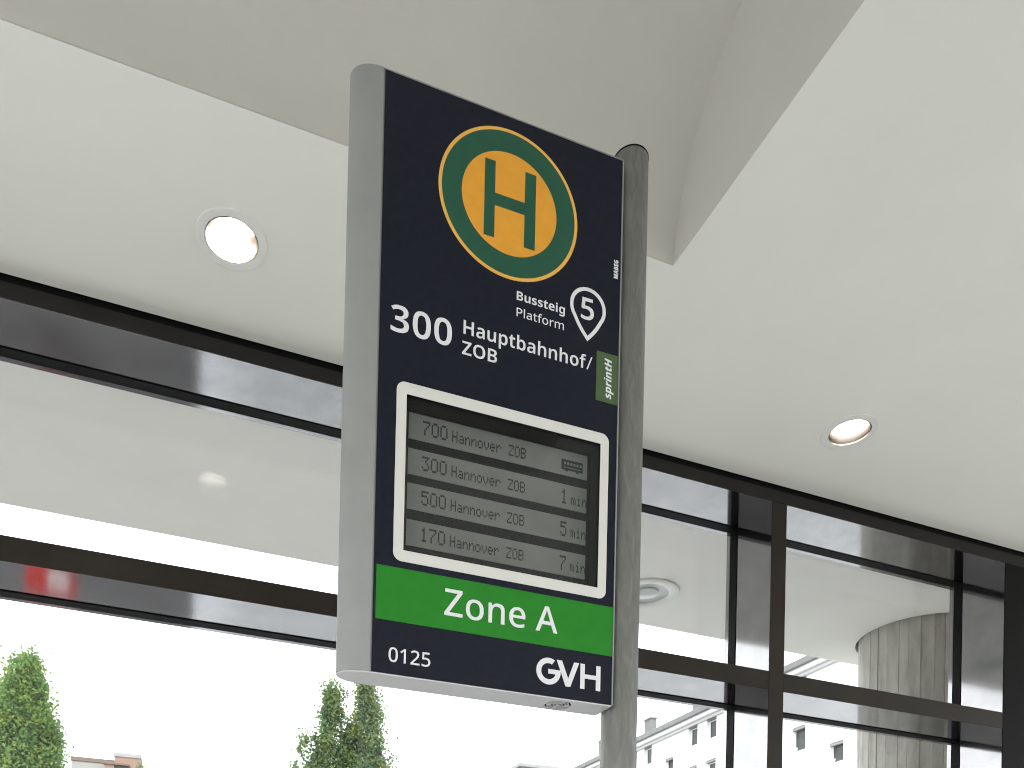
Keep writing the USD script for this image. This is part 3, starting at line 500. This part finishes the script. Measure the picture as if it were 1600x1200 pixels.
# ---------------------------------------------------------------- white apartment block: its front runs away from the viewer along x = 34
AX = 34.0
def facing_left(m):
    """(along y, up z, outwards) drawing of the front to world: drawn x is the distance along Y, drawn depth points to -X"""
    v = m.vertices.copy(); m = m.copy(); m.vertices = np.stack([AX - v[:, 2], v[:, 0], v[:, 1]], 1); m.fix_normals(); return m
AB = thing('apartment_building', 'white rendered apartment block with recessed windows, grey eaves and chimneys behind the glass at right', 'building')
Y0, Y1, ROOF = 14.0, 63.2, EYE + 17.75
STORE = 2.885
rows = [EYE + 17.32 - STORE * k for k in range(6)]
stairs = [49.92 - 15.70 * k for k in range(3)]
wins = []
for s in stairs:
    for o in (-7.85, -4.83, -2.78, 2.83, 4.9):
        yc = s + o
        if Y0 + 1 < yc < Y1 - 1:
            for r in rows: wins.append((yc, r - 1.50, r, 1.06, False))
    for k in range(6):
        top = EYE + 17.32 - 1.62 - STORE * k
        if top > 2: wins.append((s, top - 1.2, top, 0.98, True))
for yc in (57.6, 60.4):
    for r in rows: wins.append((yc, r - 1.50, r, 1.06, False))
seen = set(); W2 = []
for w in wins:
    key = (round(w[0]), round(w[1] * 2))
    if any(abs(w[0] - q[0]) < 1.2 and abs(w[1] - q[1]) < 0.9 for q in W2): continue
    W2.append(w)
wall = sbox(Y0, -0.3, Y1, ROOF)
wall = wall.difference(union_all([sbox(y - w / 2, a, y + w / 2, b) for y, a, b, w, _ in W2]))
e = facing_left(ext(wall, 0.28)); e.apply_translation([0.28, 0, 0])
obj('wall', e, M['render'], AB)
obj('wall', bx(AX + 0.281, AX + 11, Y0, Y1, -0.3, ROOF - 0.002), M['render'], AB)
for y, a, b, w, stair in W2:
    vis = (y > 28 and b > 9)
    f = facing_left(ext(sbox(y - w / 2, a, y + w / 2, b).difference(sbox(y - w / 2 + 0.07, a + 0.08, y + w / 2 - 0.07, b - 0.07)), 0.05)); f.apply_translation([0.26, 0, 0])
    win = obj('window', f, M['sash'], AB)
    obj('shutter_box', bx(AX + 0.03, AX + 0.20, y - w / 2 + 0.004, y + w / 2 - 0.004, b - 0.16, b - 0.004), M['reveal'], win)
    obj('sill', bx(AX - 0.05, AX + 0.205, y - w / 2 - 0.06, y + w / 2 + 0.06, a - 0.05, a - 0.001), M['sash'], win)
    tilt = stair or (abs(y - 36.96) < 0.6 and abs(b - rows[1]) < 0.3)
    sash = bx(0.0, 0.04, -(w / 2 - 0.08), w / 2 - 0.08, 0.0, b - a - 0.26)
    hole = bx(-0.05, 0.1, -(w / 2 - 0.16), w / 2 - 0.16, 0.08, b - a - 0.34)
    fr = unman(man(sash) - man(hole)); gl = bx(0.015, 0.025, -(w / 2 - 0.155), w / 2 - 0.155, 0.075, b - a - 0.335)
    for mm, nm, mt in ((fr, 'sash', 'sash'), (gl, 'pane', 'far_glass')):
        mm = mm.copy()
        if tilt: mm.apply_transform(trimesh.transformations.rotation_matrix(math.radians(11), [0, 1, 0]))
        mm.apply_translation([AX + 0.215, y, a + 0.085])
        obj(nm, mm, M[mt], win)
    obj('room_dark', bx(AX + 0.275, AX + 0.2805, y - w / 2, y + w / 2, a, b), M['far_glass'], win)
obj('cornice', cbx(AX - 0.42, AX + 0.2, Y0 - 0.3, Y1 + 0.3, ROOF - 0.30, ROOF - 0.02, 0.03), M['render'], AB)
obj('cornice', cbx(AX - 0.18, AX - 0.001, Y0 - 0.1, Y1 + 0.1, ROOF - 0.52, ROOF - 0.301, 0.03), M['cornice'], AB)
obj('gutter', cbx(AX - 0.62, AX - 0.435, Y0 - 0.35, Y1 + 0.35, ROOF - 0.06, ROOF + 0.34, 0.04), M['zinc_dark'], AB)
rp = Polygon([(AX - 0.45, ROOF + 0.0), (AX + 5.5, ROOF + 1.25), (AX + 11.4, ROOF + 0.0)])
e = ext(rp, Y1 - Y0 + 0.5); w_ = e.vertices.copy(); e.vertices = np.stack([w_[:, 0], w_[:, 2] + Y0 - 0.25, w_[:, 1]], 1); e.fix_normals()
roof = obj('roof', e, M['rooftile'], AB)
def chimney(ya, yb, xa, xb, z1, pots=0):
    c = obj('chimney', bx(xa, xb, ya, yb, ROOF, z1 - 0.12), M['chimney'], roof)
    obj('chimney_cap', cbx(xa - 0.08, xb + 0.08, ya - 0.08, yb + 0.08, z1 - 0.12, z1, 0.02), M['gutter'], AB)
chimney(53.2, 54.1, AX + 0.5, AX + 1.0, EYE + 19.75)
chimney(47.5, 47.95, AX + 0.5, AX + 0.8, EYE + 19.5)
chimney(60.6, 61.4, AX + 0.6, AX + 1.2, EYE + 20.0)
obj('vent_pipe', tube((AX + 0.5, 49.8, ROOF), (AX + 0.5, 49.8, ROOF + 0.75), 0.07, 0.07, 8), M['gutter'], AB)
obj('vent_pipe', tube((AX + 0.5, 34.0, ROOF), (AX + 0.5, 34.0, ROOF + 0.7), 0.08, 0.08, 8), M['gutter'], AB)
obj('antenna', [tube((AX + 0.9, 61.0, ROOF), (AX + 0.9, 61.0, EYE + 21.3), 0.05, 0.03, 6), bx(AX + 0.87, AX + 0.93, 60.6, 61.4, EYE + 20.9, EYE + 20.94)], M['gutter'], AB)
# lower block beyond it
LB = thing('far_building', 'low grey flat-roofed block far beyond the end of the white apartment block', 'building')
obj('wall', bx(31.5, 45, 71, 84, -0.3, EYE + 19.6), M['grey_wall'], LB)
obj('roof', cbx(31.2, 45.3, 70.7, 84.3, EYE + 19.6, EYE + 19.95, 0.04), M['gutter'], LB)
for k in range(6):
    for j in range(4):
        obj('window', bx(33 + 3 * j, 34.3 + 3 * j, 70.97, 71.02, 1.2 + 3 * k, 2.6 + 3 * k), M['far_glass'], LB)

# ---------------------------------------------------------------- brick building at lower left
BB = thing('brick_building', 'pale building with brown coping and a red brick stair tower at lower left', 'building')
yb = 60.0; s = 1.5
obj('wall', bx(-6.92, -3.9, yb, yb + 12, -0.3, EYE + 13.50), M['grey_wall'], BB)
obj('coping', cbx(-6.98, -4.18, yb - 0.06, yb + 12, EYE + 13.50, EYE + 13.80, 0.03), M['brown_cap'], BB)
tw = obj('tower', bx(-4.179, -2.52, yb - 0.4, yb + 9, -0.3, EYE + 13.98), M['brick'], BB, label='red brick stair tower')
obj('tower_coping', cbx(-4.24, -2.46, yb - 0.46, yb + 9, EYE + 13.98, EYE + 14.26, 0.03), M['gutter'], BB)
obj('wing', bx(-4.79, -4.18, yb - 0.8, yb - 0.002, -0.3, EYE + 13.30), M['brick'], BB)
obj('wing_coping', cbx(-4.85, -3.2, yb - 0.9, yb - 0.402, EYE + 13.30, EYE + 13.46, 0.02), M['brown_cap'], BB)
for k in range(4):
    for j in range(2):
        obj('window', bx(-6.5 + 1.2 * j, -5.7 + 1.2 * j, yb - 0.02, yb + 0.02, 1.2 + 3.1 * k, 2.7 + 3.1 * k), M['far_glass'], BB)

# ---------------------------------------------------------------- trees
def tree(name, label, loc, spires, m, n_leaf, seed, h_trunk, leaf=0.13, extra=()):
    """spires: (dx, dy, z0, z1, half width) upright plumes; leaves sit in clumps on twigs through each plume's volume"""
    r = np.random.default_rng(seed)
    t = thing(name, label, 'tree', loc)
    parts = [tube((0, 0, -0.1), (0, 0, h_trunk), 0.24, 0.14, 10)]
    P = []
    tot = sum(sp[4] ** 2 * (sp[3] - sp[2]) for sp in spires)
    for (dx, dy, z0, z1, hw) in spires:
        parts.append(tube((dx * 0.25, dy * 0.25, min(h_trunk, z0) - 0.6), (dx, dy, z0 + 0.62 * (z1 - z0)), 0.09, 0.03, 7))
        parts.append(tube((dx, dy, z0 + 0.61 * (z1 - z0)), (dx, dy, z1 - 0.15), 0.03, 0.008, 6))
        share = int(n_leaf * hw ** 2 * (z1 - z0) / tot)
        clumps = max(14, share // 62)
        a_pre = r.uniform(0, 2 * math.pi, clumps)
        for c in range(clumps):
            f = r.uniform(0, 1) ** 0.85
            w = hw * (1 - f) ** 0.62 * (0.82 + 0.22 * math.sin(7 * f + dx * 5) + 0.16 * math.sin(3 * a_pre[c] + 19 * f + dx)) + 0.04
            a = a_pre[c]; rad = w * math.sqrt(r.uniform(0.12, 1.0)) * r.uniform(0.8, 1.18)
            cpos = np.array([dx + rad * math.cos(a), dy + rad * math.sin(a), z0 + f * (z1 - z0)])
            if c % 5 == 0: parts.append(tube((dx + 0.05 * math.cos(a), dy + 0.05 * math.sin(a), cpos[2] - 0.35), cpos, 0.014, 0.005, 4))
            k = r.integers(34, 92); sg = r.uniform(0.08, 0.20)
            P.append(cpos + r.normal(0, 1, (k, 3)) * [sg, sg, sg * 1.6])
    for (x, y, z, sg, k) in extra:
        P.append(np.array([x, y, z]) + r.normal(0, 1, (k * 4, 3)) * [sg * 0.8, sg * 0.8, sg * 1.2])
        parts.append(tube((x * 0.6, y * 0.6, z - 1.2), (x, y, z), 0.03, 0.008, 5))
    P = np.concatenate(P); N = len(P)
    up = r.normal(0, 1, (N, 3)) + [0, -0.3, 0.55]; up /= np.linalg.norm(up, axis=1, keepdims=True)
    ax = np.cross(up, r.normal(0, 1, (N, 3))); ax /= np.linalg.norm(ax, axis=1, keepdims=True)
    bi = np.cross(up, ax); L = (leaf * r.uniform(0.6, 1.25, N))[:, None]; Wd = L * 0.62
    v = np.stack([P - ax * L * 0.5, P + bi * Wd * 0.5 + up * L * 0.08, P + ax * L * 0.5, P - bi * Wd * 0.5 + up * L * 0.08], 1).reshape(-1, 3)
    i = np.arange(N)[:, None] * 4
    obj('crown', (v, np.concatenate([i + [0, 1, 2], i + [0, 2, 3]])), M[m], t)
    obj('trunk', parts, M['bark'], t)
    return t
TY = 30.0
tree('hornbeam_tree', 'dense fresh green cone-shaped tree cut by the left edge of the picture', (-5.15, TY, 0),
     [(0.35, 0, 3.2, 11.6, 1.45), (-0.45, 0.2, 3.2, 10.7, 1.5), (0.75, -0.3, 3.0, 10.7, 1.25), (0.1, -0.5, 3.0, 11.1, 1.5), (-1.3, 0.2, 3.0, 10.0, 1.4), (1.1, 0.1, 2.8, 9.2, 1.0)], 'leaf_a', 62000, 3, 3.0, 0.145)
tree('poplar_tree', 'looser grey-green tree with two upright plumes below the sign', (6.05, TY, 0),
     [(-0.62, 0, 3.5, 12.05, 1.15), (0.72, 0, 3.4, 12.4, 1.2), (0.05, 0.1, 3.0, 10.3, 1.05), (-1.0, 0.1, 3.0, 9.7, 0.95), (1.2, 0.0, 3.0, 10.0, 0.8), (0.15, -0.2, 3.4, 10.9, 0.6), (-0.25, 0.0, 4.5, 11.9, 0.22), (1.05, 0.1, 5, 12.1, 0.4), (0.45, -0.1, 5, 12.2, 0.4), (-0.85, 0.1, 5, 11.4, 0.4), (-0.2, 0.2, 3.6, 11.6, 0.28), (1.15, -0.1, 4, 11.6, 0.45)], 'leaf_b', 66000, 5, 3.0, 0.135,
     extra=[(-1.62, 0, 9.95, 0.16, 60), (-1.8, 0.0, 9.55, 0.13, 24), (1.72, 0, 9.5, 0.16, 26), (1.5, 0.1, 9.3, 0.14, 22), (-1.25, 0.0, 10.1, 0.10, 16), (-1.95, 0, 8.9, 0.14, 22), (-1.5, 0, 9.0, 0.16, 24)])
tree('conifer_tree', 'thin dark treetop just rising beside the brick stair tower', (-1.62 * 1.35, 52, 0), [(0, 0, 2, EYE + 11.93, 0.55)], 'leaf_b', 1200, 9, 2.0, 0.16)

# ---------------------------------------------------------------- on the road, seen only as reflections in the frame
BUS = thing('parked_coach', 'white parked coach whose pale side is mirrored in the frame rails', 'bus', (0.10, 7.3, -0.13))
Lb, Wb, Hb = 12.0, 2.5, 2.95
pl = sbox(0, 0, Lb, Wb).buffer(-0.5).buffer(0.5, 12)
obj('body', ext(pl, 1.25, 0.32), M['bus_white'], BUS, smooth=30)
obj('window_band', ext(pl.buffer(-0.012), 0.80, 1.571), M['bus_glass'], BUS, smooth=30)
obj('roof', ext(pl, Hb - 2.372, 2.372), M['bus_white'], BUS, smooth=30)
for xx in (2.6, 8.9):
    for yy in (0.02, Wb - 0.3):
        w_ = trimesh.creation.cylinder(0.48, 0.28, sections=28); w_.apply_transform(trimesh.transformations.rotation_matrix(math.pi / 2, [1, 0, 0])); w_.apply_translation([xx, yy + 0.13, 0.48])
        obj('wheel', w_, M['tyre'], BUS, smooth=30)
for xx in (1.4, 5.9):
    obj('door', bx(xx, xx + 1.1, -0.012, -0.002, 0.42, 1.55), M['bus_white'], BUS)
LBN = thing('litter_bin', 'red litter bin with a pale notice, mirrored as the red patch in the left rail', 'litter bin', (-1.28, 9.0, -0.134))
obj('body', cbx(-0.23, 0.21, 0.0, 0.34, 0.40, 0.78, 0.03), M['red'], LBN)
obj('notice', bx(-0.02, 0.17, -0.004, -0.0005, 0.50, 0.68), M['white'], LBN)
obj('stand', cbx(-0.19, 0.17, 0.03, 0.31, 0.0, 0.3995, 0.01), M['machine_grey'], LBN)
obj('hood', cbx(-0.25, 0.23, -0.02, 0.36, 0.7805, 0.85, 0.02), M['machine_grey'], LBN)
